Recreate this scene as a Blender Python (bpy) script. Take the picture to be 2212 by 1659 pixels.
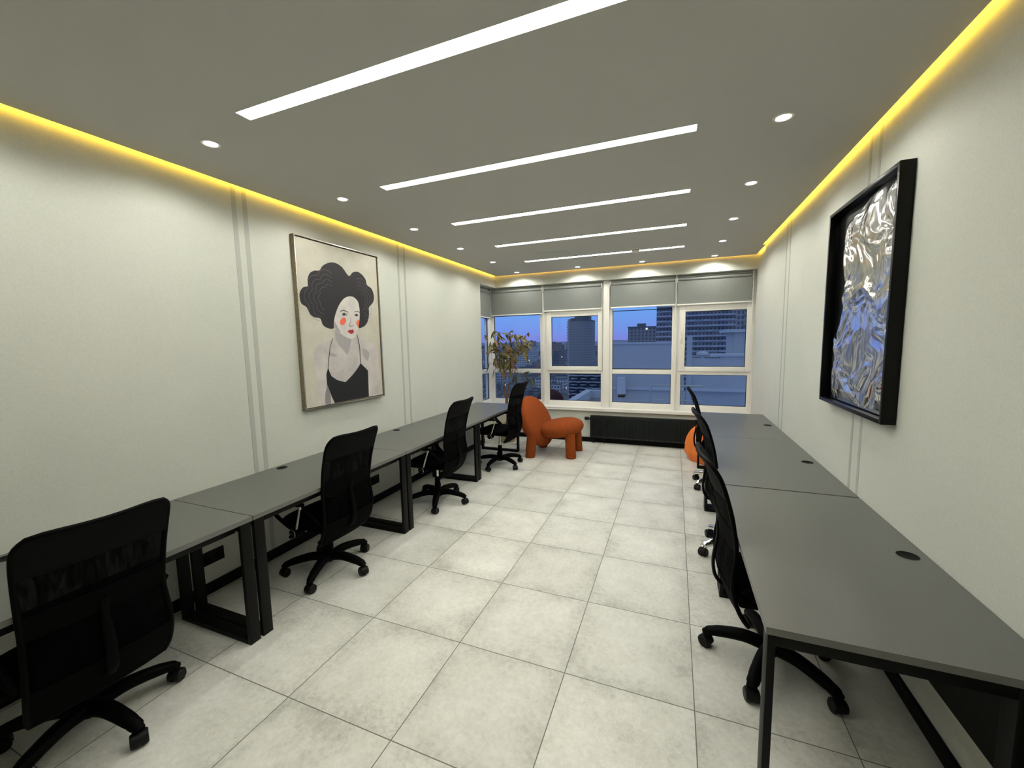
import bpy, bmesh, math, random
from mathutils import Vector, Matrix, noise
PI = math.pi
for o in list(bpy.data.objects): bpy.data.objects.remove(o, do_unlink=True)
S = bpy.context.scene
C = S.collection

# ------------------------------------------------------------------ camera
F_PX, YAW, PITCH, ROLL, EYE = 875.75, -0.381347, -0.103532, -0.0193531, 1.66977
cy, sy, cp, sp = math.cos(YAW), math.sin(YAW), math.cos(PITCH), math.sin(PITCH)
fwd = Vector((sy*cp, cy*cp, sp)); r0 = Vector((cy, -sy, 0)); u0 = r0.cross(fwd)
cr, sr = math.cos(ROLL), math.sin(ROLL)
rt = r0*cr + u0*sr; up = -r0*sr + u0*cr
cam = bpy.data.cameras.new('camera'); cam.sensor_width = 36; cam.lens = F_PX/2212*36
cam.clip_start = 0.05; cam.clip_end = 5000
co = bpy.data.objects.new('camera', cam); C.objects.link(co)
co.matrix_world = Matrix(((rt.x, up.x, -fwd.x, 0), (rt.y, up.y, -fwd.y, 0), (rt.z, up.z, -fwd.z, EYE), (0, 0, 0, 1)))
S.camera = co

# ------------------------------------------------------------------ world: dusk sky
w = bpy.data.worlds.new('dusk_sky'); S.world = w; w.use_nodes = True
nt = w.node_tree; nt.nodes.clear()
tc = nt.nodes.new('ShaderNodeTexCoord'); sx = nt.nodes.new('ShaderNodeSeparateXYZ')
mr = nt.nodes.new('ShaderNodeMapRange'); mr.inputs[1].default_value = -0.05; mr.inputs[2].default_value = 0.6
rp = nt.nodes.new('ShaderNodeValToRGB'); bg = nt.nodes.new('ShaderNodeBackground'); ow = nt.nodes.new('ShaderNodeOutputWorld')
nt.links.new(tc.outputs['Generated'], sx.inputs[0]); nt.links.new(sx.outputs[2], mr.inputs[0])
nt.links.new(mr.outputs[0], rp.inputs[0]); nt.links.new(rp.outputs[0], bg.inputs[0]); nt.links.new(bg.outputs[0], ow.inputs[0])
e = rp.color_ramp.elements
e[0].position = 0.0; e[0].color = (.10, .13, .34, 1)
e[1].position = 1.0; e[1].color = (.24, .31, .47, 1)
for p_, c_ in ((.075, (.20, .22, .66, 1)), (.11, (.17, .27, .74, 1)), (.18, (.15, .34, .80, 1)), (.4, (.17, .31, .64, 1))):
    q = e.new(p_); q.color = c_
bg.inputs[1].default_value = 1.15

# ------------------------------------------------------------------ exposure
S.view_settings.view_transform = 'Standard'; S.view_settings.look = 'None'
S.view_settings.exposure = 0.0; S.view_settings.gamma = 1.0; S.view_settings.use_curve_mapping = False
STRIP, SPOT, COVE = 25.5, 13.0, 30.0
LAMP = (1.0, .985, .90)

# ------------------------------------------------------------------ materials
def mat(name, col, rough=.6, metal=0.0, spec=.5, emit=None, es=0.0):
    m = bpy.data.materials.new(name); m.use_nodes = True
    b = m.node_tree.nodes['Principled BSDF']
    b.inputs['Base Color'].default_value = (*col, 1); b.inputs['Roughness'].default_value = rough
    b.inputs['Metallic'].default_value = metal; b.inputs['Specular IOR Level'].default_value = spec
    if emit: b.inputs['Emission Color'].default_value = (*emit, 1); b.inputs['Emission Strength'].default_value = es
    return m
def nd(m, t): return m.node_tree.nodes.new(t)
def lk(m, a, b): m.node_tree.links.new(a, b)
def math_(m, op, a, b=None, c=None):
    n = nd(m, 'ShaderNodeMath'); n.operation = op
    for i, v in enumerate((a, b, c)):
        if v is None: continue
        if isinstance(v, (int, float)): n.inputs[i].default_value = v
        else: lk(m, v, n.inputs[i])
    return n.outputs[0]
def noisy(m, scale, c1, c2, detail=6, rough=.6, bump=0, lo=.35, hi=.65, bscale=None):
    b = m.node_tree.nodes['Principled BSDF']
    tc = nd(m, 'ShaderNodeTexCoord'); n = nd(m, 'ShaderNodeTexNoise')
    n.inputs['Scale'].default_value = scale; n.inputs['Detail'].default_value = detail; n.inputs['Roughness'].default_value = rough
    lk(m, tc.outputs['Object'], n.inputs['Vector'])
    r = nd(m, 'ShaderNodeValToRGB'); r.color_ramp.elements[0].position = lo; r.color_ramp.elements[1].position = hi
    r.color_ramp.elements[0].color = (*c1, 1); r.color_ramp.elements[1].color = (*c2, 1)
    lk(m, n.outputs[0], r.inputs[0]); lk(m, r.outputs[0], b.inputs['Base Color'])
    if bump:
        n2 = nd(m, 'ShaderNodeTexNoise'); n2.inputs['Scale'].default_value = bscale or scale*3; n2.inputs['Detail'].default_value = 4
        lk(m, tc.outputs['Object'], n2.inputs['Vector'])
        bp = nd(m, 'ShaderNodeBump'); bp.inputs['Strength'].default_value = bump; bp.inputs['Distance'].default_value = .01
        lk(m, n2.outputs[0], bp.inputs['Height']); lk(m, bp.outputs[0], b.inputs['Normal'])
    return m
def wall_mat():
    m = mat('plaster_wallpaper', (.6, .6, .55), .75)
    b = m.node_tree.nodes['Principled BSDF']
    tc = nd(m, 'ShaderNodeTexCoord')
    n1 = nd(m, 'ShaderNodeTexNoise'); n1.inputs['Scale'].default_value = 1.3; n1.inputs['Detail'].default_value = 5
    n2 = nd(m, 'ShaderNodeTexNoise'); n2.inputs['Scale'].default_value = 130; n2.inputs['Detail'].default_value = 4
    n3 = nd(m, 'ShaderNodeTexNoise'); n3.inputs['Scale'].default_value = 3.1; n3.inputs['Detail'].default_value = 9; n3.inputs['Distortion'].default_value = 1.6
    for n in (n1, n2, n3): lk(m, tc.outputs['Object'], n.inputs['Vector'])
    r1 = nd(m, 'ShaderNodeValToRGB'); r1.color_ramp.elements[0].position = .3; r1.color_ramp.elements[1].position = .7
    r1.color_ramp.elements[0].color = (.575, .595, .53, 1); r1.color_ramp.elements[1].color = (.63, .635, .575, 1)
    lk(m, n1.outputs[0], r1.inputs[0])
    f = nd(m, 'ShaderNodeMapRange'); f.inputs[1].default_value = .35; f.inputs[2].default_value = .65; f.inputs[3].default_value = .955; f.inputs[4].default_value = 1.02
    lk(m, n2.outputs[0], f.inputs[0])
    # thin dark scuffs where the distorted noise crosses its middle, thinned out by a second noise
    d = math_(m, 'ABSOLUTE', math_(m, 'SUBTRACT', n3.outputs[0], .5))
    line = math_(m, 'LESS_THAN', d, .0014)
    n4 = nd(m, 'ShaderNodeTexNoise'); n4.inputs['Scale'].default_value = 2.2; lk(m, tc.outputs['Object'], n4.inputs['Vector'])
    gate = math_(m, 'GREATER_THAN', n4.outputs[0], .6)
    sc = math_(m, 'SUBTRACT', 1.0, math_(m, 'MULTIPLY', math_(m, 'MULTIPLY', line, gate), .09))
    fac = math_(m, 'MULTIPLY', f.outputs[0], sc)
    mx = nd(m, 'ShaderNodeVectorMath'); mx.operation = 'SCALE'
    lk(m, r1.outputs[0], mx.inputs[0]); lk(m, fac, mx.inputs['Scale']); lk(m, mx.outputs[0], b.inputs['Base Color'])
    bp = nd(m, 'ShaderNodeBump'); bp.inputs['Strength'].default_value = .05; bp.inputs['Distance'].default_value = .005
    lk(m, n2.outputs[0], bp.inputs['Height']); lk(m, bp.outputs[0], b.inputs['Normal'])
    return m
def floor_mat():
    m = mat('stone_tiles', (.5, .5, .45), .38, spec=.4)
    b = m.node_tree.nodes['Principled BSDF']
    tc = nd(m, 'ShaderNodeTexCoord'); s = nd(m, 'ShaderNodeSeparateXYZ'); lk(m, tc.outputs['Object'], s.inputs[0])
    ux = math_(m, 'DIVIDE', math_(m, 'SUBTRACT', s.outputs[0], .118), .6)
    uy = math_(m, 'DIVIDE', math_(m, 'SUBTRACT', s.outputs[1], .040), .6)
    fx = math_(m, 'ABSOLUTE', math_(m, 'SUBTRACT', math_(m, 'FRACT', ux), .5))
    fy = math_(m, 'ABSOLUTE', math_(m, 'SUBTRACT', math_(m, 'FRACT', uy), .5))
    edge = math_(m, 'MAXIMUM', fx, fy)
    grout = math_(m, 'GREATER_THAN', edge, .4962)
    ix = math_(m, 'FLOOR', ux); iy = math_(m, 'FLOOR', uy)
    cv = nd(m, 'ShaderNodeCombineXYZ'); lk(m, ix, cv.inputs[0]); lk(m, iy, cv.inputs[1])
    wn = nd(m, 'ShaderNodeTexWhiteNoise'); lk(m, cv.outputs[0], wn.inputs['Vector'])
    off = nd(m, 'ShaderNodeVectorMath'); off.operation = 'MULTIPLY_ADD'
    lk(m, wn.outputs['Color'], off.inputs[0]); off.inputs[1].default_value = (30, 30, 30); lk(m, tc.outputs['Object'], off.inputs[2])
    n1 = nd(m, 'ShaderNodeTexNoise'); n1.inputs['Scale'].default_value = 3.2; n1.inputs['Detail'].default_value = 6; n1.inputs['Roughness'].default_value = .62
    n2 = nd(m, 'ShaderNodeTexNoise'); n2.inputs['Scale'].default_value = 38; n2.inputs['Detail'].default_value = 7; n2.inputs['Roughness'].default_value = .8
    lk(m, off.outputs[0], n1.inputs['Vector']); lk(m, off.outputs[0], n2.inputs['Vector'])
    # darker worn blotches gather along the tile edges
    eb = nd(m, 'ShaderNodeMapRange'); eb.inputs[1].default_value = .30; eb.inputs[2].default_value = .5; eb.inputs[3].default_value = 0; eb.inputs[4].default_value = .09
    lk(m, edge, eb.inputs[0])
    v = math_(m, 'SUBTRACT', math_(m, 'ADD', math_(m, 'MULTIPLY', n1.outputs[0], .5), math_(m, 'MULTIPLY', n2.outputs[0], .5)), eb.outputs[0])
    r = nd(m, 'ShaderNodeValToRGB')
    r.color_ramp.elements[0].position = .28; r.color_ramp.elements[0].color = (.42, .42, .375, 1)
    r.color_ramp.elements[1].position = .64; r.color_ramp.elements[1].color = (.83, .83, .775, 1)
    q = r.color_ramp.elements.new(.45); q.color = (.66, .66, .60, 1)
    lk(m, v, r.inputs[0])
    tv = nd(m, 'ShaderNodeMapRange'); tv.inputs[3].default_value = .94; tv.inputs[4].default_value = 1.05; lk(m, wn.outputs['Value'], tv.inputs[0])
    sc = nd(m, 'ShaderNodeVectorMath'); sc.operation = 'SCALE'; lk(m, r.outputs[0], sc.inputs[0]); lk(m, tv.outputs[0], sc.inputs['Scale'])
    mx = nd(m, 'ShaderNodeMix'); mx.data_type = 'RGBA'; lk(m, grout, mx.inputs['Factor'])
    lk(m, sc.outputs[0], mx.inputs['A']); mx.inputs['B'].default_value = (.15, .15, .13, 1)
    lk(m, mx.outputs['Result'], b.inputs['Base Color'])
    bp = nd(m, 'ShaderNodeBump'); bp.inputs['Strength'].default_value = .25; bp.inputs['Distance'].default_value = .003
    hh = math_(m, 'SUBTRACT', math_(m, 'MULTIPLY', n2.outputs[0], .4), grout)
    lk(m, hh, bp.inputs['Height']); lk(m, bp.outputs[0], b.inputs['Normal'])
    return m
def facade_mat(name, wall, win, fx=3.0, fz=3.0, wx=.5, wz=.55, lit=.01):
    m = mat(name, wall, .8)
    b = m.node_tree.nodes['Principled BSDF']
    tc = nd(m, 'ShaderNodeTexCoord'); s = nd(m, 'ShaderNodeSeparateXYZ'); lk(m, tc.outputs['Object'], s.inputs[0])
    h = math_(m, 'DIVIDE', math_(m, 'ADD', s.outputs[0], s.outputs[1]), fx); v = math_(m, 'DIVIDE', s.outputs[2], fz)
    a = math_(m, 'LESS_THAN', math_(m, 'FRACT', h), wx); c = math_(m, 'LESS_THAN', math_(m, 'FRACT', v), wz)
    k = math_(m, 'MULTIPLY', a, c)
    mx = nd(m, 'ShaderNodeMix'); mx.data_type = 'RGBA'; lk(m, k, mx.inputs['Factor'])
    mx.inputs['A'].default_value = (*wall, 1); mx.inputs['B'].default_value = (*win, 1)
    lk(m, mx.outputs['Result'], b.inputs['Base Color'])
    if lit:
        cv = nd(m, 'ShaderNodeCombineXYZ'); lk(m, math_(m, 'FLOOR', h), cv.inputs[0]); lk(m, math_(m, 'FLOOR', v), cv.inputs[1])
        wn = nd(m, 'ShaderNodeTexWhiteNoise'); lk(m, cv.outputs[0], wn.inputs['Vector'])
        b.inputs['Emission Color'].default_value = (1, .85, .6, 1)
        lk(m, math_(m, 'MULTIPLY', math_(m, 'MULTIPLY', k, math_(m, 'LESS_THAN', wn.outputs['Value'], lit)), 1.2), b.inputs['Emission Strength'])
    return m
def glass_mat():
    m = bpy.data.materials.new('window_glass'); m.use_nodes = True; m.node_tree.nodes.clear()
    o = nd(m, 'ShaderNodeOutputMaterial'); t = nd(m, 'ShaderNodeBsdfTransparent'); g = nd(m, 'ShaderNodeBsdfGlossy')
    t.inputs[0].default_value = (.95, .97, .98, 1); g.inputs[1].default_value = .02; g.inputs[0].default_value = (.9, .95, 1, 1)
    fr = nd(m, 'ShaderNodeFresnel'); fr.inputs[0].default_value = 1.5
    mx = nd(m, 'ShaderNodeMixShader'); ge = nd(m, 'ShaderNodeNewGeometry'); lk(m, math_(m, 'MULTIPLY', fr.outputs[0], math_(m, 'SUBTRACT', 1.0, ge.outputs['Backfacing'])), mx.inputs[0]); lk(m, t.outputs[0], mx.inputs[1]); lk(m, g.outputs[0], mx.inputs[2])
    lk(m, mx.outputs[0], o.inputs[0]); return m
def net_mat():
    m = bpy.data.materials.new('black_mesh_fabric'); m.use_nodes = True; m.node_tree.nodes.clear()
    o = nd(m, 'ShaderNodeOutputMaterial'); t = nd(m, 'ShaderNodeBsdfTransparent'); d = nd(m, 'ShaderNodeBsdfPrincipled')
    d.inputs['Base Color'].default_value = (.0015, .0015, .0015, 1); d.inputs['Roughness'].default_value = .7
    d.inputs['Specular IOR Level'].default_value = .02
    tc = nd(m, 'ShaderNodeTexCoord'); n = nd(m, 'ShaderNodeTexNoise'); n.inputs['Scale'].default_value = 14; n.inputs['Distortion'].default_value = 1.5
    mp = nd(m, 'ShaderNodeMapping'); mp.inputs['Scale'].default_value = (1, 2.4, .5); lk(m, tc.outputs['Object'], mp.inputs[0]); lk(m, mp.outputs[0], n.inputs['Vector'])
    r = nd(m, 'ShaderNodeMapRange'); r.inputs[1].default_value = .35; r.inputs[2].default_value = .65; r.inputs[3].default_value = .97; r.inputs[4].default_value = .80
    lk(m, n.outputs[0], r.inputs[0])
    mx = nd(m, 'ShaderNodeMixShader'); lk(m, r.outputs[0], mx.inputs[0]); lk(m, t.outputs[0], mx.inputs[1]); lk(m, d.outputs[0], mx.inputs[2])
    lk(m, mx.outputs[0], o.inputs[0]); return m

M = dict(
    wall=wall_mat(), floor=floor_mat(),
    ceil=mat('ceiling_paint', (.52, .515, .49), .9, spec=.1), void=mat('dark_plenum', (.45, .42, .35), .9),
    trim=mat('grey_wall_profile', (.43, .44, .40), .6), base=mat('black_skirting', (.001, .001, .001), .6, spec=.15),
    white=mat('white_pvc', (.82, .81, .76), .35), sill=mat('white_sill', (.86, .85, .8), .3), seal=mat('black_gasket', (.004, .004, .006), .6),
    glass=glass_mat(), blind=noisy(mat('grey_blind_fabric', (.3, .3, .27), .9), 90, (.20, .212, .202), (.25, .265, .25), lo=.3, hi=.7),
    chrome=mat('chrome', (.8, .8, .8), .12, 1), steel=mat('satin_steel', (.62, .61, .58), .3, 1),
    plastic=mat('black_plastic', (.0008, .0008, .0008), .55, spec=.06), fabric=noisy(mat('black_fabric', (.001, .001, .001), .9, spec=.06), 300, (.0007, .0007, .0007), (.002, .002, .002)),
    pad=noisy(mat('black_fabric_sheen', (.01, .01, .01), .85, spec=.1), 250, (.002, .002, .0018), (.006, .006, .0055)),  # head pad lighter than the black fabric: sheen from above put into the colour
    net=net_mat(), rubber=mat('black_rubber', (.002, .002, .002), .5, spec=.25),
    desk=noisy(mat('graphite_laminate', (.13, .13, .125), .34, spec=.6), 220, (.093, .096, .089), (.117, .120, .112), lo=.3, hi=.7),
    deskedge=mat('graphite_edge_band', (.15, .15, .14), .5), frame=mat('black_powder_coat', (.003, .003, .0026), .5, spec=.16),
    grommet=mat('black_grommet', (.001, .001, .001), .6, spec=.1), panel=mat('dark_panel', (.008, .009, .007), .6, spec=.15),
    orange=noisy(mat('rust_boucle', (.4, .1, .02), .95, spec=.1), 130, (.20, .040, .009), (.37, .088, .022), bump=.5, bscale=260),
    bean=noisy(mat('orange_nylon', (.8, .2, .02), .6), 9, (.75, .17, .02), (.9, .24, .03), bump=.4, bscale=14),
    radiator=mat('anthracite_radiator', (.006, .009, .0085), .5, spec=.25), pot=mat('cream_pot', (.42, .39, .22), .6),
    soil=mat('soil', (.05, .035, .02), .95), bark=noisy(mat('bark', (.1, .05, .02), .9), 30, (.07, .035, .014), (.2, .11, .05), bump=.6),
    leaf1=mat('dry_olive_leaf', (.17, .145, .05), .6), leaf2=mat('dry_brown_leaf', (.20, .12, .06), .65), leaf3=mat('green_leaf', (.05, .075, .03), .55),
    black=mat('black_gloss_frame', (.001, .001, .001), .3, spec=.2), bronze=noisy(mat('bronze_wood', (.2, .16, .09), .45), 60, (.13, .105, .06), (.24, .20, .12)),
    silver=mat('silver_lip', (.75, .73, .66), .25, 1), foil=mat('silver_foil', (.74, .74, .74), .15, 1),
    lamp=mat('lamp_diffuser', (.9, .9, .85), .5, emit=LAMP, es=STRIP), bulb=mat('spot_bulb', (.9, .9, .85), .5, emit=LAMP, es=40),
    led=mat('amber_led', (.9, .7, .2), .5, emit=(1, .62, .045), es=COVE),
    led2=mat('amber_led_dim', (.9, .7, .2), .5, emit=(1, .56, .07), es=COVE*.45),
)

# ------------------------------------------------------------------ geometry helpers
def box(bm, x0, x1, y0, y1, z0, z1, bev=0, mi=0):
    r = bmesh.ops.create_cube(bm, size=1)
    vs = r['verts']
    for v in vs: v.co = Vector(((x0+x1)/2 + v.co.x*(x1-x0), (y0+y1)/2 + v.co.y*(y1-y0), (z0+z1)/2 + v.co.z*(z1-z0)))
    fs = {f for v in vs for f in v.link_faces}
    for f in fs: f.material_index = mi
    if bev:
        es = {e for v in vs for e in v.link_edges}
        bmesh.ops.bevel(bm, geom=list(es), offset=bev, segments=2, affect='EDGES', profile=.6)
def rings(bm, rs, closed=True, cap=True, mi=0):
    V = [[bm.verts.new(p) for p in r] for r in rs]
    n = len(V[0])
    for a, b in zip(V, V[1:]):
        for i in range(n if closed else n-1):
            j = (i+1) % n
            f = bm.faces.new((a[i], a[j], b[j], b[i])); f.material_index = mi
    if cap and closed:
        f = bm.faces.new(list(reversed(V[0]))); f.material_index = mi
        f = bm.faces.new(V[-1]); f.material_index = mi
    return V
def spline(pts, k=6):
    P = [Vector(p) for p in pts]; P = [P[0]*2-P[1]] + P + [P[-1]*2-P[-2]]; o = []
    for i in range(1, len(P)-2):
        a, b, c, d = P[i-1:i+3]
        for j in range(k):
            t = j/k
            o.append(.5*((2*b)+(c-a)*t+(2*a-5*b+4*c-d)*t*t+(3*b-a-3*c+d)*t**3))
    o.append(P[-2]); return o
def tube(bm, pts, r, n=10, loop=False, sq=(1, 1), mi=0, up=None):
    P = [Vector(p) for p in pts]; N = len(P)
    R = r if isinstance(r, (list, tuple)) else [r]*N
    if len(R) != N: R = [R[min(int(i*len(R)/N), len(R)-1)]*(1-(i*(len(R)-1)/(N-1))%1)+R[min(int(i*(len(R)-1)/(N-1))+1, len(R)-1)]*((i*(len(R)-1)/(N-1))%1) for i in range(N)]
    T = [(P[(i+1) % N]-P[i-1] if loop else P[min(i+1, N-1)]-P[max(i-1, 0)]).normalized() for i in range(N)]
    u = Vector(up) if up else (Vector((0, 0, 1)) if abs(T[0].z) < .9 else Vector((1, 0, 0)))
    rs = []
    for i in range(N):
        u = (u-T[i]*u.dot(T[i])).normalized(); v = T[i].cross(u)
        rs.append([P[i]+u*(math.cos(a)*R[i]*sq[0])+v*(math.sin(a)*R[i]*sq[1]) for a in (2*PI*k/n for k in range(n))])
    if loop:
        V = [[bm.verts.new(p) for p in q] for q in rs]
        for a, b in zip(V, V[1:]+V[:1]):
            for i in range(n): bm.faces.new((a[i], a[(i+1) % n], b[(i+1) % n], b[i])).material_index = mi
    else: rings(bm, rs, mi=mi)
def lathe(bm, prof, c=(0, 0, 0), n=24, axis='Z', mi=0, cap=True):
    rs = []
    for r, h in prof:
        ring = []
        for k in range(n):
            a = 2*PI*k/n; p = (r*math.cos(a), r*math.sin(a), h)
            if axis == 'X': p = (p[2], p[0], p[1])
            if axis == 'Y': p = (p[0], p[2], p[1])
            ring.append(Vector(c)+Vector(p))
        rs.append(ring)
    rings(bm, rs, mi=mi, cap=cap)
def prism(bm, poly, a0, a1, axis='Y', mi=0):
    def P(u, v, w): return {'X': (w, u, v), 'Y': (u, w, v), 'Z': (u, v, w)}[axis]
    rings(bm, [[P(u, v, a0) for u, v in poly], [P(u, v, a1) for u, v in poly]], mi=mi)
def obj(name, bm, m, parent=None, smooth=True, ang=35):
    bmesh.ops.recalc_face_normals(bm, faces=bm.faces)
    if smooth:
        for f in bm.faces: f.smooth = True
        for e_ in bm.edges:
            if len(e_.link_faces) == 2 and e_.calc_face_angle(0) > math.radians(ang): e_.smooth = False
    me = bpy.data.meshes.new(name); bm.to_mesh(me); bm.free()
    for k in (m if isinstance(m, (list, tuple)) else [m]): me.materials.append(k)
    o = bpy.data.objects.new(name, me); C.objects.link(o)
    if parent: o.parent = parent
    return o
def BM(): return bmesh.new()
def bx(name, dims, m, parent=None, bev=0):
    b = BM(); box(b, *dims, bev=bev); return obj(name, b, m, parent)
def thing(name, label, cat, loc=(0, 0, 0), rz=0, group=None):
    o = bpy.data.objects.new(name, None); C.objects.link(o); o.empty_display_size = .1
    o.location = loc; o.rotation_euler = (0, 0, rz); return tag(o, label, cat, group)
def tag(o, label, cat, group=None, kind=None):
    o['label'] = label; o['category'] = cat
    if group: o['group'] = group
    if kind: o['kind'] = kind
    return o
def struct(o, label=None):
    o['kind'] = 'structure'
    if label: o['label'] = label
    return o
def copy_tree(o, parent=None):
    c = o.copy(); C.objects.link(c)
    if parent: c.parent = parent; c.matrix_parent_inverse = o.matrix_parent_inverse.copy()
    for ch in list(o.children): copy_tree(ch, c)
    return c

# ------------------------------------------------------------------ room shell
XL, XR, XR2, YB, YF, H = -2.92, 1.02, 1.055, -1.5, 6.60, 2.80
PLEN = 2.93
struct(bx('floor', (-3.25, 1.3, YB-.1, 6.9, -.12, 0), M['floor']), 'pale grey stone look floor tiles')
b = BM(); box(b, XL-.18, XL, YB, 5.98, 0, PLEN)
struct(obj('wall_left', b, M['wall']), 'pale left wall')
b = BM(); box(b, XR, XR+.25, YB, 5.93, 0, PLEN); box(b, XR2, XR+.25, 5.93, 6.9, 0, PLEN)
struct(obj('wall_right', b, M['wall']), 'pale right wall')
struct(bx('wall_back', (-3.25, 1.3, YB-.1, YB, 0, PLEN), M['wall']))
b = BM()
box(b, -3.2, XR2, YF, 6.80, 0, .52)                       # parapet under the windows
box(b, -3.2, -3.04, 5.98, YF, 0, .52)                     # under the side window
box(b, XL-.18, XL, 5.98, YF, 2.61, PLEN)                   # bulkhead, left return
box(b, XL-.18, XR2, YF-.02, YF+.06, 2.61, PLEN)            # bulkhead over the windows
box(b, XL-.3, XR2, YF+.06, 6.85, 2.605, PLEN); box(b, XL-.3, XL-.18, 5.98, YF+.06, 2.605, PLEN)
struct(obj('wall_window', b, M['wall']), 'low wall and bulkhead around the windows')
# lowered ceiling panel with slots for the light strips, then the plenum above it
SX0, SX1, SW = -2.0, .09, .04
SY = [.46, 1.49, 2.53, 3.54, 4.55, 5.58]
CX0, CX1, CY1, CT = XL+.035, XR-.035, YF-.045, 2.822
b = BM(); yy = YB
for y in SY:
    box(b, CX0, CX1, yy, y-SW, H, CT); box(b, CX0, SX0, y-SW, y+SW, H, CT); box(b, SX1, CX1, y-SW, y+SW, H, CT); yy = y+SW
box(b, CX0, CX1, yy, 5.93, H, CT); box(b, CX0, XR2-.035, 5.93, CY1, H, CT)
struct(obj('ceiling', b, M['ceil'], smooth=False), 'grey painted ceiling with light slots')
struct(bx('ceiling_slab', (-3.25, 1.3, YB-.1, 6.9, PLEN, PLEN+.1), M['void']))
# black skirting
struct(bx('baseboard_left', (XL, XL+.018, YB, 5.98, 0, .075), M['base'], bev=.002))
struct(bx('baseboard_right', (XR-.018, XR, YB, 5.93, 0, .07), M['base'], bev=.002))
struct(bx('baseboard_window', (-3.04, XR2, YF-.015, YF, 0, .075), M['base'], bev=.002))
# slim grey profiles let into the walls
k = 0
for X, sgn, ys in ((XL, 1, ((2.035, .034), (2.115, .034), (3.88, .028), (3.995, .03))), (XR, -1, ((2.895, .03), (3.015, .03), (4.73, .03), (4.87, .03)))):
    for y, wd in ys:
        k += 1; bb = BM()
        box(bb, min(X, X+sgn*.0015), max(X, X+sgn*.0015), y, y+wd, .075, H-.0)
        struct(obj('trim_%d' % k, bb, M['trim']), 'slim grey vertical wall strip')

# LED coves: a strip lying on the lowered panel's edge
def cove(label, dims, m):
    tag(bx('cove_light_strip', dims, m), label, 'light strip', 'amber cove light strips around the ceiling')
cove('amber glowing strip along the top of the left wall', (CX0-.0005, CX0+.012, YB+.02, CY1-.02, CT+.001, CT+.014), M['led'])
cove('amber glowing strip along the top of the right wall', (CX1-.012, CX1+.0005, YB+.02, 5.92, CT+.001, CT+.014), M['led'])
cove('short amber strip beyond the step in the right wall', (XR2-.047, XR2-.0345, 5.94, CY1-.02, CT+.001, CT+.014), M['led'])
cove('dim amber strip above the bulkhead over the windows', (CX0+.03, XR2-.06, CY1-.012, CY1+.0005, CT+.001, CT+.014), M['led2'])

# ------------------------------------------------------------------ ceiling lights
NM = ['just behind the photographer', 'nearest of the rows in view, longest looking', 'second from the front of the room', 'third from the front of the room', 'fourth, second nearest the windows', 'fifth, nearest the windows']
for y, nm in zip(SY, NM):
    t = thing('ceiling_strip_light', 'white linear ceiling light, '+nm, 'ceiling light', (0, y, H), 0, 'linear lights across the ceiling')
    b = BM()
    for a in ((SX0, SX1, -SW, -SW+.003, .0, .05), (SX0, SX1, SW-.003, SW, .0, .05), (SX0, SX0+.003, -SW+.003, SW-.003, .0, .05), (SX1-.003, SX1, -SW+.003, SW-.003, .0, .05), (SX0, SX1, -SW, SW, .05, .055)): box(b, *a)
    obj('housing', b, M['white'], t)
    bx('diffuser', (SX0+.003, SX1-.003, -SW+.003, SW-.003, .008, .012), M['lamp'], t)
proto = None
spots = [(-2.42, y, 'left', i) for i, y in enumerate((.65, 1.60, 2.57, 3.51, 4.45, 5.39, 6.34))]
spots += [(.50, y, 'right', i) for i, y in enumerate((2.60, 3.56, 4.52, 5.47))]
spots += [(-1.41, 6.32, 'back', 0), (-.465, 6.35, 'back', 1), (.49, 6.38, 'back', 2)]
ORD = ['behind the camera', 'nearest', 'second nearest', 'third nearest', 'fourth nearest', 'fifth nearest', 'farthest']
for x, y, row, i in spots:
    if proto is None:
        t = thing('recessed_spotlight', '', '', (x, y, H))
        b = BM(); lathe(b, [(.048, .0), (.046, -.004), (.036, -.004), (.033, -.001), (.033, .0)], n=28); obj('bezel', b, M['white'], t)
        b = BM(); lathe(b, [(.0325, -.0012), (.018, -.003), (.002, -.0035)], n=24, cap=True); obj('bulb', b, M['bulb'], t)
        ld = bpy.data.lights.new('spot_beam', 'SPOT'); ld.energy = SPOT; ld.color = LAMP; ld.spot_size = math.radians(160); ld.spot_blend = .4; ld.shadow_soft_size = .03
        lo = bpy.data.objects.new('spot_beam', ld); C.objects.link(lo); lo.parent = t; lo.location = (0, 0, -.02)
        proto = t
    else: t = copy_tree(proto)
    t.location = (x, y, H)
    if row == 'back': lb = ['small round spotlight by the windows above the second window', 'small round spotlight by the windows above the third window', 'small round spotlight by the windows in the right corner'][i]
    else: lb = 'small round spotlight, %s in the row along the %s wall' % (ORD[i], row)
    if row == 'right': lb = ['small round spotlight nearest the camera along the right wall, near the foil picture', 'small round spotlight, second one along the right wall', 'small round spotlight, third one along the right wall', 'small round spotlight, last before the corner along the right wall'][i]
    tag(t, lb, 'spotlight', 'recessed ceiling spotlights')
t = thing('smoke_detector', 'round white smoke detector on the ceiling beside the last linear light', 'smoke detector', (-.476, 5.43, H))
b = BM(); lathe(b, [(.055, 0), (.055, -.012), (.05, -.014)], n=28); obj('base_plate', b, M['white'], t)
b = BM(); lathe(b, [(.046, -.014), (.046, -.03), (.038, -.042), (.02, -.048), (.004, -.049)], n=28); obj('sensor_dome', b, M['white'], t)
b = BM(); lathe(b, [(.0465, -.02), (.0468, -.026)], n=28); obj('sensor_slot', b, M['seal'], t)
t = thing('ceiling_hatch', 'flush square hatch in the ceiling near the windows', 'ceiling hatch', (-1.49, 5.27, H))
b = BM()
for a in ((-.2, .2, -.17, -.16), (-.2, .2, .16, .17), (-.2, -.19, -.16, .16), (.19, .2, -.16, .16)): box(b, *a, -.002, 0)
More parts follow.
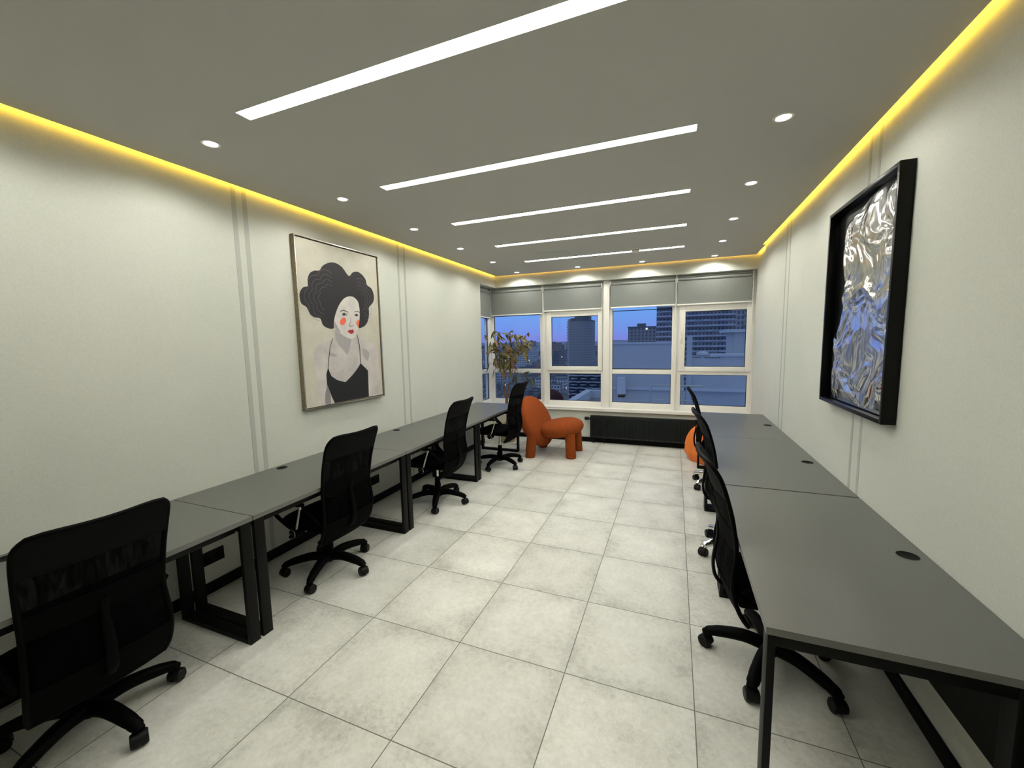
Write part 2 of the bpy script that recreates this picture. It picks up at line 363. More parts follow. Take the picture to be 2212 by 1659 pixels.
obj('frame', b, M['trim'], t); bx('cover', (-.19, .19, -.16, .16, -.001, 0), M['trim'], t)

# ------------------------------------------------------------------ windows
def rframe(bm, x0, x1, z0, z1, wl, wr, wb, wt, y0, y1, bev=.004):
    box(bm, x0, x0+wl, y0, y1, z0, z1, bev); box(bm, x1-wr, x1, y0, y1, z0, z1, bev)
    box(bm, x0+wl, x1-wr, y0, y1, z0, z0+wb, bev); box(bm, x0+wl, x1-wr, y0, y1, z1-wt, z1, bev)
def pane(t, x0, x1, z0, z1, y):
    b = BM(); rframe(b, x0-.004, x1+.004, z0-.004, z1+.004, .011, .011, .011, .011, y-.004, y+.012, 0); obj('gasket', b, M['seal'], t)
    bx('glass_pane', (x0, x1, y+.002, y+.008, z0, z1), M['glass'], t)
WZ0, WZ1, WY = .565, 2.60, 6.70
W = [(1, -3.08, -2.08, -3.018, -2.147, False), (2, -2.07, -1.075, -1.99, -1.113, True), (3, -.975, .01, -.931, -.041, False), (4, .015, 1.05, .096, .987, True)]
HY = WY+.07
for n, x0, x1, px0, px1, sash in W:
    t = bpy.data.objects.new('window_%d' % n, None); C.objects.link(t); struct(t, 'white framed window, number %d from the left' % n)
    b = BM()
    rframe(b, x0, x1, WZ0, WZ1, px0-x0, x1-px1, .09, .08, WY, HY)
    box(b, px0, px1, WY, HY, 1.122, 1.195, .004); obj('window_frame', b, M['white'], t)
    pane(t, px0, px1, .655, 1.122, WY+.03)
    if sash:
        sx0, sx1 = (x0+.045, x1-.012)
        g0, g1 = (-1.943, -1.161) if n == 2 else (.146, .951)
        b = BM(); rframe(b, sx0, sx1, 1.172, 2.30, g0-sx0, sx1-g1, .072, .23, WY-.022, WY+.05, .006); obj('sash', b, M['white'], t)
        b = BM(); rframe(b, g0-.004, g1+.004, 1.24, 2.074, .011, .011, .011, .011, WY-.004, WY+.012, 0); obj('gasket', b, M['seal'], t)
        bx('glass_pane', (g0, g1, WY+.002, WY+.008, 1.244, 2.07), M['glass'], t)
        hx = sx0+.035
        b = BM(); box(b, hx-.012, hx+.012, WY-.032, WY-.022, 1.60, 1.68, .003); tube(b, spline([(hx, WY-.035, 1.645), (hx, WY-.06, 1.66), (hx, WY-.065, 1.70), (hx, WY-.06, 1.745)], 4), [.009, .008, .009], 8, sq=(1, .7)); obj('window_handle', b, M['white'], t)
    else: pane(t, px0, px1, 1.2, 2.128, WY+.03)
t = bpy.data.objects.new('window_5', None); C.objects.link(t); struct(t, 'narrow side window in the left corner recess')
b = BM(); X5 = -3.10
def rside(bm, y0, y1, z0, z1, w0, w1, wb, wt, x0, x1):
    box(bm, x0, x1, y0, y0+w0, z0, z1, .003); box(bm, x0, x1, y1-w1, y1, z0, z1, .003); box(bm, x0, x1, y0+w0, y1-w1, z0, z0+wb, .003); box(bm, x0, x1, y0+w0, y1-w1, z1-wt, z1, .003)
rside(b, 5.70, 6.70, WZ0, WZ1, .07, .10, .09, .5, X5-.06, X5+.02); box(b, X5-.06, X5+.02, 5.77, 6.60, 1.12, 1.20, .003)
box(b, X5-.06, -3.05, 6.68, 6.80, WZ0, WZ1)
obj('window_frame', b, M['white'], t)
for z0, z1 in ((.655, 1.12), (1.2, 2.10)):
    b = BM(); rside(b, 5.77, 6.60, z0, z1, .01, .01, .01, .01, X5-.012, X5+.004); obj('gasket', b, M['seal'], t)
    bx('glass_pane', (X5-.008, X5-.002, 5.775, 6.595, z0, z1), M['glass'], t)
# the reveal that closes the recess in front of the side window
struct(bx('wall_recess', (-3.3, XL-.18, 5.6, 5.70, 0, PLEN), M['wall']))
struct(bx('trim_9', (-1.075, -.975, WY-.035, HY, WZ0, 2.61), M['white'], bev=.004), 'white post between the middle windows')
struct(bx('trim_10', (-2.092, -2.062, WY-.03, HY-.01, WZ0, 2.61), M['white'], bev=.003), 'white mullion between the two left windows')
struct(bx('trim_11', (-.002, .024, WY-.03, HY-.01, WZ0, 2.61), M['white'], bev=.003), 'white mullion between the two right windows')
struct(bx('trim_12', (1.015, 1.055, WY-.015, HY, WZ0, 2.61), M['white'], bev=.003), 'white strip at the right end of the windows')
# sill
b = BM(); prism(b, [(-3.12, 6.0), (-2.93, 6.0), (-2.93, YF-.05), (1.05, YF-.05), (1.05, WY+.01), (-3.12, WY+.01)], .523, .565, 'Z')
bmesh.ops.bevel(b, geom=b.edges[:], offset=.005, segments=2, affect='EDGES')
struct(obj('window_sill', b, M['sill']), 'long white window sill')
# blinds
BL = [(-3.035, -2.095, 2.135, 'in front of the window behind the plant'), (-2.06, -1.10, 2.170, 'over the tilting window left of the middle post'), (-.955, -.005, 2.175, 'over the fixed window right of the middle post'), (.03, 1.0, 2.170, 'over the rightmost window')]
for x0, x1, zb, nm in BL:
    t = thing('roller_blind', 'grey fabric roller blind half drawn '+nm, 'blind', ((x0+x1)/2, 6.655, zb), 0, 'grey roller blinds on the windows')
    hw = (x1-x0)/2
    bx('blind_fabric', (-hw, hw, -.0015, .0015, .012, 2.53-zb), M['blind'], t)
    b = BM(); tube(b, [(-hw, .004, 2.545-zb), (hw, .004, 2.545-zb)], .024, 14); obj('roller', b, M['blind'], t)
    b = BM(); box(b, -hw-.004, hw+.004, -.008, .008, -.008, .014, .004); obj('bottom_rail', b, M['sill'], t)
    bx('bracket', (-hw-.012, -hw-.002, -.02, .03, 2.50-zb, 2.60-zb), M['white'], t, .003); bx('bracket', (hw+.002, hw+.012, -.02, .03, 2.50-zb, 2.60-zb), M['white'], t, .003)
    b = BM(); tube(b, [(hw+.012, -.012, 2.55-zb), (hw+.012, -.012, -.30), (hw+.012, -.004, -.32), (hw+.012, .006, -.30), (hw+.012, .006, 2.55-zb)], .0028, 6); obj('chain', b, M['white'], t)
t = thing('roller_blind', 'narrow grey blind on the side window at the left corner', 'blind', (-3.055, 6.30, 2.10), 0, 'grey roller blinds on the windows')
bx('blind_fabric', (-.0015, .0015, -.33, .33, .012, .43), M['blind'], t)
b = BM(); tube(b, [(0, -.33, .445), (0, .33, .445)], .024, 14); obj('roller', b, M['blind'], t)
bx('bottom_rail', (-.008, .008, -.334, .334, -.008, .014), M['sill'], t, .004)

# ------------------------------------------------------------------ desks
def make_desk():
    t = thing('office_desk', '', '')
    b = BM(); box(b, 0, .72, .0006, 1.3994, .705, .73)
    for f in b.faces: f.material_index = 0 if f.normal.z > .5 else 1
    obj('desktop', b, [M['desk'], M['deskedge']], t)
    for y in (.006, 1.334):
        b = BM()
        box(b, .006, .030, y, y+.06, 0, .705, .002); box(b, .60, .625, y, y+.06, 0, .705, .002)
        box(b, .030, .60, y, y+.06, 0, .030, .002); box(b, .030, .60, y, y+.06, .665, .705, .002)
        obj('leg_frame', b, M['frame'], t)
    bx('apron_rail', (.05, .08, .066, 1.334, .655, .705), M['frame'], t, .002)
    bx('apron_rail', (.58, .61, .066, 1.334, .655, .705), M['frame'], t, .002)
    b = BM(); lathe(b, [(.038, .7295), (.038, .7325), (.034, .733), (.031, .731), (.008, .7305)], c=(.645, .70, 0), n=28); g = obj('cable_grommet', b, M['grommet'], t)
    b = BM(); lathe(b, [(.039, .7292), (.0405, .7312), (.0365, .7322)], c=(.645, .70, 0), n=28, cap=False); obj('rim', b, M['deskedge'], g)
    return t
d0 = make_desk()
LD = [(.075, 'graphite desk on the left, nearest, half behind the closest chair'), (1.48, 'graphite desk on the left, second from the camera, under the framed portrait'),
      (2.885, 'graphite desk on the left, third from the camera, behind the portrait'), (4.288, 'graphite desk on the left, farthest, reaching the potted tree')]
RD = [(1.445, 'graphite desk on the right, nearest, its end facing the camera'), (2.86, 'graphite desk on the right, middle one of the row'), (4.262, 'graphite desk on the right, farthest, ending at the windows')]
first = True
for y, lb in RD:
    t = d0 if first else copy_tree(d0); first = False
    t.location = (.297, y, 0); tag(t, lb, 'desk', 'desks in the right row')
for y, lb in LD:
    t = copy_tree(d0); t.location = (-2.168, y+1.4, 0); t.rotation_euler = (0, 0, PI); tag(t, lb, 'desk', 'desks in the left row')
t = bx('modesty_panel', (.985, .999, 1.0, 2.02, .27, .66), M['panel'])
tag(t, 'dark panel behind the nearest right desk, above the skirting', 'panel')
for y, lb in ((1.60, 'black socket block under the nearer left desks'), (3.24, 'black socket block on the left wall behind the second chair')):
    t = thing('wall_socket', lb, 'socket', (XL, y, .20), 0, 'black sockets on the left wall')
    b = BM(); box(b, 0, .012, 0, .16 if y < 2 else .14, 0, .09, .003); obj('cover_plate', b, M['frame'], t)
    for j in (.045, .115):
        b = BM(); lathe(b, [(.022, .0121), (.022, .014), (.018, .0145), (.017, .0125), (.002, .0125)], c=(0, j, .045), n=18, axis='X'); obj('socket_well', b, M['grommet'], t)

# ------------------------------------------------------------------ office chairs
ZT = [(.0, .33, .185, .214), (.05, .37, .215, .223), (.12, .43, .24, .224), (.20, .49, .255, .224), (.29, .56, .258, .221), (.41, .655, .243, .214), (.50, .72, .246, .214), (.66, .85, .268, .219), (.80, .95, .295, .223), (.89, 1.025, .320, .225), (.95, 1.07, .343, .222), (1., 1.10, .362, .196)]
def bk(t):
    for a, b_ in zip(ZT, ZT[1:]):
        if t <= b_[0]:
            k_ = (t-a[0])/(b_[0]-a[0]); k_ = k_ if (a[0] == 0 or b_[0] >= 1) else k_
            return [a[i]+(b_[i]-a[i])*k_ for i in (1, 2, 3)]
    return ZT[-1][1:]
_T = [bk(i/40) for i in range(41)]
for _ in range(3): _T = [_T[0]]+[[(_T[i-1][j]+2*_T[i][j]+_T[i+1][j])/4 for j in range(3)] for i in range(1, 40)]+[_T[-1]]
def bpt(i, s):
    z, b_, w_ = _T[i]
    return Vector((-b_+.02*s*s, s*w_, z - ((.012*(1-s*s)+.012*abs(s)**6) if i > 36 else 0)*(i-36)/4))
def bsurf(i0, i1, th, s1=1.0):
    b = BM(); ss = [-s1+2*s1*k/12 for k in range(13)]
    rs = [[bpt(i, s)+Vector((th/2, 0, 0)) for s in ss]+[bpt(i, s)-Vector((th/2, 0, 0)) for s in reversed(ss)] for i in range(i0, i1+1)]
    rings(b, rs); return b
def make_chair(chrome):
    t = thing('office_chair', '', '')
    up = []
    # seat cushion
    b = BM(); rs = []
    for k in range(15):
        a = k/14; x = -.205+.455*a; e_ = max(1e-3, 1-abs(2*a-1)**5); hw = .235*(e_**.35)
        dz = -.035*max(0, (a-.75)/.25)**2 + .012*abs(2*a-1)**2
        th = .032*(e_**.4)+.003
        rs.append([Vector((x, hw*math.copysign(abs(math.cos(q))**.55, math.cos(q)), .455+dz+th*math.copysign(abs(math.sin(q))**.7, math.sin(q)))) for q in (2*PI*j/24 for j in range(24))])
    rings(b, rs); up.append(obj('seat', b, M['fabric'], t, ang=70))
    b = BM(); box(b, -.20, .20, -.20, .20, .405, .43, .012); box(b, -.10, .12, -.07, .07, .375, .41, .01); tube(b, spline([(-.05, 0, .40), (-.2, 0, .395), (-.262, 0, .43), (-.282, 0, .52), (-.265, 0, .66), (-.268, 0, .74)], 5), [.016, .016, .014, .010], 8, sq=(.6, 1.3), up=(0, 0, 1)); up.append(obj('seat_mechanism', b, M['plastic'], t))
    if True:
        b = BM(); tube(b, [(.02, .07, .395), (.02, .24, .395)], .006, 8); tube(b, [(.02, .24, .395), (.02, .29, .395)], .011, 8); up.append(obj('tilt_lever', b, M['plastic'], t))
    # backrest
    b = BM(); L = [bpt(i, -1) for i in range(0, 41)]; T_ = [bpt(40, -1+2*k/10) for k in range(1, 10)]; R_ = [bpt(i, 1) for i in range(40, -1, -1)]; B_ = [bpt(0, 1-2*k/10) for k in range(1, 10)]
    tube(b, L+T_+R_+B_, .0105, 8, loop=True); br = obj('backrest', b, M['plastic'], t, ang=80); up.append(br)
    obj('head_pad', bsurf(31, 40, .02), M['pad'], br, ang=80)
    obj('mesh_panel', bsurf(8, 31, .002), M['net'], br, ang=80)
    b = bsurf(18, 23, .012); obj('lumbar_band', b, M['fabric'], br, ang=80)
    obj('lower_panel', bsurf(0, 8, .012), M['fabric'], br, ang=80)
    # armrests
    for s in (-1, 1):
        b = BM()
        tube(b, spline([(.03, s*.245, .42), (.11, s*.262, .475), (.185, s*.275, .54), (.205, s*.275, .595), (.17, s*.272, .622), (.06, s*.27, .628), (-.06, s*.27, .632)], 5), [.013, .013, .014, .014, .013, .013], 8, sq=(1, 1.3), up=(1, 0, 1))
        ar = obj('armrest', b, M['plastic'], t, ang=70); up.append(ar)
        b = BM(); rs = []
        for k in range(11):
            a = k/10; wv = .027*(1-abs(2*a-1)**4)**.5+.003
            rs.append([Vector((-.115+.25*a, s*.27+wv*math.cos(q), (.628)+.004*abs(2*a-1)**2+.010*math.sin(q))) for q in (2*PI*j/12 for j in range(12))])
        rings(b, rs); obj('arm_pad', b, M['plastic'], ar, ang=80)
        b = BM(); tube(b, [(-.075, s*.268, .635), (-.066, s*.266, .60)], .013, 8); tube(b, [(-.066, s*.266, .602), (.005, s*.25, .43)], .0078, 10); obj('chrome_rod', b, M['steel'], ar)
        b = BM(); tube(b, [(-.07, s*.262, .628), (-.20, s*.235, .50)], .010, 8); obj('back_strut', b, M['plastic'], ar)
        b = BM(); lathe(b, [(.036, .20), (.038, .245), (.034, .268), (.02, .274), (.002, .275)] if s > 0 else [(.036, -.20), (.038, -.245), (.034, -.268), (.02, -.274), (.002, -.275)], c=(.018, 0, .41), n=20, axis='Y'); jc = obj('joint_cap', b, M['plastic'], ar)
        b = BM(); tube(b, [(.018+.030*math.cos(q), s*.2745, .41+.030*math.sin(q)) for q in (2*PI*j/20 for j in range(20))], .002, 6, loop=True); tube(b, [(-.005, s*.2765, .40), (.018, s*.2775, .418), (.04, s*.2765, .405)], .002, 6)
        if s > 0 and not chrome: obj('cap_emblem', b, M['chrome'], ar)
        else: b.free()
    # gas lift
    b = BM(); lathe(b, [(.032, .085), (.033, .20), (.028, .215), (.028, .275), (.022, .28)], n=20); obj('column_sleeve', b, M['plastic'], t)
    b = BM(); lathe(b, [(.014, .26), (.014, .41)], n=16); obj('gas_lift', b, M['steel'], t)
    # star base
    base_m = M['chrome'] if chrome else M['plastic']
    b = BM(); lathe(b, [(.03, .065), (.045, .08), (.047, .12), (.035, .135), (.029, .137)], n=20)
    for k in range(5):
        a = 2*PI*k/5; c, s_ = math.cos(a), math.sin(a)
        pts = spline([(r_*c, r_*s_, z_) for r_, z_ in ((.03, .105), (.12, .118), (.22, .106), (.285, .088), (.308, .070))], 5)
        tube(b, pts, [.037, .035, .032, .028, .023], 8, sq=(.85, 1.0), up=(0, 0, 1))
    sb = obj('star_base', b, base_m, t, ang=60)
    b = BM()
    lathe(b, [(.026, -.030), (.0295, -.026), (.0295, -.007), (.012, -.006), (.012, .006), (.0295, .007), (.0295, .026), (.026, .030)], c=(0, 0, .0295), n=20, axis='Y')
    cm = obj('caster', b, M['rubber'], sb)
    b = BM(); rs = []
    for j in range(9):
        q = -.2+ (PI+.1)*j/8; rs.append([Vector((.034*math.cos(q), y_, .029+.034*math.sin(q))) for y_ in (-.022, -.008, .008, .022)]+[Vector((.0305*math.cos(q), y_, .029+.0305*math.sin(q))) for y_ in (.022, .008, -.008, -.022)])
    rings(b, rs); tube(b, [(-.006, 0, .048), (-.006, 0, .075)], .009, 8); hood = b
    hm = obj('caster_hood', hood, M['plastic'], None)
    me_h = hm.data; bpy.data.objects.remove(hm, do_unlink=True)
    # join hood into the caster mesh so each caster is one piece
    b = BM(); b.from_mesh(cm.data); b.from_mesh(me_h); b.to_mesh(cm.data); b.free()
    for k in range(5):
        c_ = cm if k == 0 else cm.copy()
        if k: C.objects.link(c_); c_.parent = sb
        a = 2*PI*k/5; c_.location = (.300*math.cos(a), .300*math.sin(a), 0); c_.rotation_euler = (0, 0, a+(.6 if k % 2 else -.5))
    return t
UPN = ('seat', 'seat_mechanism', 'tilt_lever', 'backrest', 'armrest')
ch_b = make_chair(False); ch_c = make_chair(True); used = set()
def place(proto, x, y, rz, dz, phase, label, group):
    if proto.name in used: t = copy_tree(proto)
    else: t = proto; used.add(proto.name)
    t.location = (x, y, 0); t.rotation_euler = (0, 0, rz); tag(t, label, 'office chair', group)
    for c in t.children:
        nm = c.name.split('.')[0]
        if nm in UPN: c.location = (0, 0, dz)
        if nm == 'star_base': c.rotation_euler = (0, 0, phase-rz)
R_ = math.radians
GL, GR = 'black mesh chairs along the left desks', 'black mesh chairs along the right desks'
CH = [(ch_b, -2.37, .82, R_(177), -.06, R_(5), 'black mesh office chair nearest the camera, at the left edge of the picture', GL),
      (ch_b, -2.375, 2.17, R_(178), -.02, R_(4), 'black mesh office chair on the left, second one, below the portrait', GL),
      (ch_b, -2.29, 3.55, R_(181), .01, R_(8), 'black mesh office chair on the left, third one, by the double desk leg', GL),
      (ch_b, -2.175, 4.94, R_(178), .045, R_(-26), 'black mesh office chair on the left, farthest, overlapping the orange armchair', GL),
      (ch_b, .49, 2.26, R_(5), .0, R_(29), 'black mesh office chair nearest on the right, with a black plastic base', GR),
      (ch_c, .51, 3.43, R_(5), .015, R_(-11), 'black mesh office chair with chrome base, middle of the right row', GR),
      (ch_c, .51, 4.96, R_(2), .015, R_(0), 'black mesh office chair with chrome base, farthest right, by the bean bag', GR)]
for c in CH: place(*c)

# ------------------------------------------------------------------ rust armchair
t = thing('lounge_chair', 'rust orange rounded armchair with thick legs, in front of the windows', 'armchair', (-1.63, 5.74, 0))
def cushion(rx, ry, rz_, mtx, seam=True, pw=2.4):
    b = BM(); rs = []
    for k in range(1, 24):
        ph = PI*k/24; z = math.cos(ph); r = math.sin(ph)
        zz = math.copysign(abs(z)**.95, z); rr = r**.62
        rs.append([mtx @ Vector((rx*rr*math.cos(q), ry*rr*math.sin(q), rz_*zz)) for q in (2*PI*j/40 for j in range(40))])
    rings(b, rs)
    if seam: tube(b, [mtx @ Vector((rx*1.0*math.cos(q), ry*1.0*math.sin(q), -.0)) for q in (2*PI*j/48 for j in range(48))], .004, 6, loop=True)
    return b
ms = Matrix.Translation((.085, .02, .39)) @ Matrix.Rotation(R_(-9), 4, 'Y')
obj('seat', cushion(.34, .33, .13, ms), M['orange'], t, ang=80)
mb = Matrix.Translation((-.29, 0, .475)) @ Matrix.Rotation(R_(-10), 4, 'Z') @ Matrix.Rotation(R_(66), 4, 'Y')
obj('backrest', cushion(.40, .37, .13, mb), M['orange'], t, ang=80)
for x, y, dx, dy in ((-.255, -.29, -.03, -.02), (.27, -.17, .02, -.02), (.27, .24, .02, .02), (-.255, .28, -.03, .02)):
    b = BM(); rs = []
    for z in (0, .012, .15, .36): rs.append([Vector((x+dx*(1-z/.36)+(.067 if z else .062)*math.cos(q)*1.08, y+dy*(1-z/.36)+(.067 if z else .062)*math.sin(q), z)) for q in (2*PI*j/24 for j in range(24))])
    rings(b, rs); obj('leg', b, M['orange'], t, ang=80)

# ------------------------------------------------------------------ bean bag
b = BM(); rs = []
for k in range(25):
    a = k/24
    z = .52*a; r = .345*(1-a**4)**.5*(.84+.16*min(1, a*5)) + .012
    rs.append([Vector(((r+.012*math.sin(6*q+5*a)+.02*noise.noise(Vector((math.cos(q)*2, math.sin(q)*2, a*3))))*math.cos(q), (r+.012*math.sin(6*q+5*a))*math.sin(q), z+(.012*math.sin(6*q) if 0 < k < 24 else 0)*a)) for q in (2*PI*j/36 for j in range(36))])
rings(b, rs)
bb = obj('bean_bag', b, M['bean'], ang=80); bb.location = (.53, 6.05, 0); tag(bb, 'bright orange bean bag on the floor at the end of the right desks', 'bean bag')

# ------------------------------------------------------------------ radiator
t = thing('radiator', 'low black panel radiator under the windows', 'radiator', (-1.25, 6.50, .09))
RW, RH = 1.9, .355
b = BM(); box(b, 0, RW, .0, .012, 0, RH, .004)
n = int(RW/.033)
for k in range(n):
    x = .02+k*.033; box(b, x, x+.018, -.014, .001, .03, RH-.035, .003)
obj('front_panel', b, M['radiator'], t); bx('rear_panel', (0, RW, .07, .08, 0, RH), M['radiator'], t, .003)
b = BM(); box(b, 0, .012, 0, .08, .0, RH+.006, .003); box(b, RW-.012, RW, 0, .08, .0, RH+.006, .003); obj('side_cover', b, M['radiator'], t)
b = BM(); box(b, 0, RW, 0, .008, RH, RH+.006); box(b, 0, RW, .072, .08, RH, RH+.006)
for k in range(60): box(b, .02+k*.031, .036+k*.031, .008, .072, RH, RH+.005)
obj('top_grille', b, M['radiator'], t)
b = BM()
for k in range(n): box(b, .024+k*.033, .034+k*.033, -.0005, .0002, .018, .022)
obj('slot_row', b, M['trim'], t)
b = BM(); lathe(b, [(.014, 0), (.014, -.025), (.026, -.03), (.028, -.085), (.022, -.095), (.004, -.096)], c=(0, .04, RH-.045), n=20, axis='X'); obj('valve', b, M['radiator'], t)
b = BM()
for x in (.03, .06, .22): tube(b, [(x, .04, 0), (x, .04, -.09)], .008, 10)
obj('pipe', b, M['radiator'], t)

# ------------------------------------------------------------------ potted tree
rnd = random.Random(11)
t = thing('potted_tree', 'tall half dried tree in a cream pot, in the corner by the windows', 'plant', (-2.60, 6.24, 0))
b = BM(); lathe(b, [(.12, 0), (.135, .01), (.155, .20), (.16, .30), (.152, .305), (.145, .28), (.002, .27)], n=36); obj('pot', b, M['pot'], t)
b = BM(); lathe(b, [(.146, .27), (.10, .278), (.002, .283)], n=24); obj('soil', b, M['soil'], t)
b = BM()
def br(pts, r0_, r1_): tube(b, spline(pts, 5), [r0_, (r0_+r1_)/2, r1_], 8)
br([(0, 0, .27), (.012, .0, .45), (-.005, 0, .62), (.0, 0, .74)], .030, .026)
br([(0, 0, .73), (-.05, 0, .84), (-.055, .01, .93), (-.035, 0, .99)], .024, .012)
br([(0, 0, .73), (.03, 0, .82), (.045, .0, .90), (.03, .01, .95), (.07, 0, .99)], .022, .008)
tips = []
for a in [((-.05, 0, .92), (-.09, 0, 1.02), (-.06, .0, 1.15), (-.14, .02, 1.28)), ((-.04, 0, .97), (.0, 0, 1.12), (-.02, .02, 1.32), (-.03, 0, 1.55)), ((-.02, 0, 1.05), (.02, .02, 1.2), (-.06, .0, 1.45), (-.13, 0, 1.80)),
          ((.04, 0, .92), (.12, -.02, 1.05), (.16, 0, 1.25), (.05, .02, 1.42)), ((.0, 0, 1.2), (.08, 0, 1.45), (.07, 0, 1.65), (.06, 0, 1.84)), ((.10, 0, 1.02), (.19, -.05, 1.12), (.30, -.06, 1.15), (.46, -.06, 1.06)),
          ((.05, 0, 1.4), (.2, .0, 1.55), (.30, .0, 1.62), (.36, 0, 1.70)), ((-.04, 0, 1.15), (-.14, 0, 1.18), (-.22, 0, 1.30), (-.34, -.02, 1.32)), ((.10, .0, 1.05), (.2, 0, 1.0), (.3, -.05, .98), (.36, -.04, .94)),
          ((-.05, 0, 1.25), (-.15, -.03, 1.42), (-.22, 0, 1.6), (-.25, 0, 1.68)), ((.06, 0, 1.3), (.15, -.02, 1.36), (.24, -.04, 1.38), (.30, -.03, 1.47))]:
    br(a, .0045, .002); tips.append([Vector(p) for p in a])
obj('trunk', b, M['bark'], t, ang=80)
def leaf(bm, p, d, L_, W_, mi):
    d = d.normalized(); s_ = d.cross(Vector((rnd.uniform(-1, 1), rnd.uniform(-1, 1), rnd.uniform(-1, 1)))).normalized(); n_ = d.cross(s_)
    rows = []; cur = rnd.uniform(-.5, .5); tw = rnd.uniform(-1.2, 1.2)
    for k in range(6):
        a = k/5; w_ = W_*math.sin(PI*min(1, a*.93+.04))**.8
        c = p+d*(L_*a)+n_*(cur*L_*a*a)-Vector((0, 0, .25*L_*a*a)); sd = (s_*math.cos(tw*a)+n_*math.sin(tw*a)); fo = (n_*math.cos(tw*a)-s_*math.sin(tw*a))
        rows.append([bm.verts.new(c-sd*w_+fo*w_*.6), bm.verts.new(c), bm.verts.new(c+sd*w_+fo*w_*.6)])
    for a_, b_ in zip(rows, rows[1:]):
        for j in (0, 1): bm.faces.new((a_[j], a_[j+1], b_[j+1], b_[j])).material_index = mi
b = BM(); clusters = [((-.22, 0, 1.62), 10, .1), ((-.13, 0, 1.82), 9, .07), ((-.05, 0, 1.55), 20, .14), ((.05, 0, 1.75), 8, .08), ((.07, 0, 1.5), 20, .12), ((-.12, 0, 1.42), 16, .12), ((.0, 0, 1.36), 16, .12),
                      ((.34, 0, 1.64), 13, .07), ((.30, 0, 1.5), 9, .06), ((.24, -.02, 1.7), 6, .06), ((-.06, 0, 1.22), 6, .09), ((.12, 0, 1.28), 6, .08)]
for c, k, s_ in clusters:
    for _ in range(int(k*1.25)):
        p = Vector(c)+Vector((rnd.gauss(0, s_*.55), rnd.gauss(0, s_*.5), rnd.gauss(0, s_*.6)))
        leaf(b, p, Vector((rnd.gauss(0, .35), rnd.gauss(0, .35), rnd.uniform(-1.1, .6))), rnd.uniform(.10, .17), rnd.uniform(.018, .030), rnd.choice((0, 0, 0, 1)))
for p, d in (((.18, -.05, 1.14), (.2, 0, -1)), ((.20, -.05, 1.10), (-.3, 0, -1)), ((.30, -.06, 1.14), (.25, 0, -1)), ((.32, -.06, 1.14), (.6, 0, .3)), ((.34, -.06, 1.13), (.7, 0, -.5)), ((.26, -.05, 1.0), (-.1, 0, -1)), ((.28, -.05, 1.0), (.2, 0, -1)), ((.44, -.06, 1.07), (.3, 0, -1)), ((.46, -.06, 1.06), (.8, 0, -.8)), ((.14, 0, 1.12), (-.4, 0, -1)), ((-.31, 0, 1.31), (-.1, 0, -1)), ((-.22, 0, 1.22), (0, 0, -1))):
    leaf(b, Vector(p), Vector(d), .13, .02, 2 if p[0] > .1 else 1)
lf = obj('foliage', b, [M['leaf1'], M['leaf2'], M['leaf3']], t, ang=180)

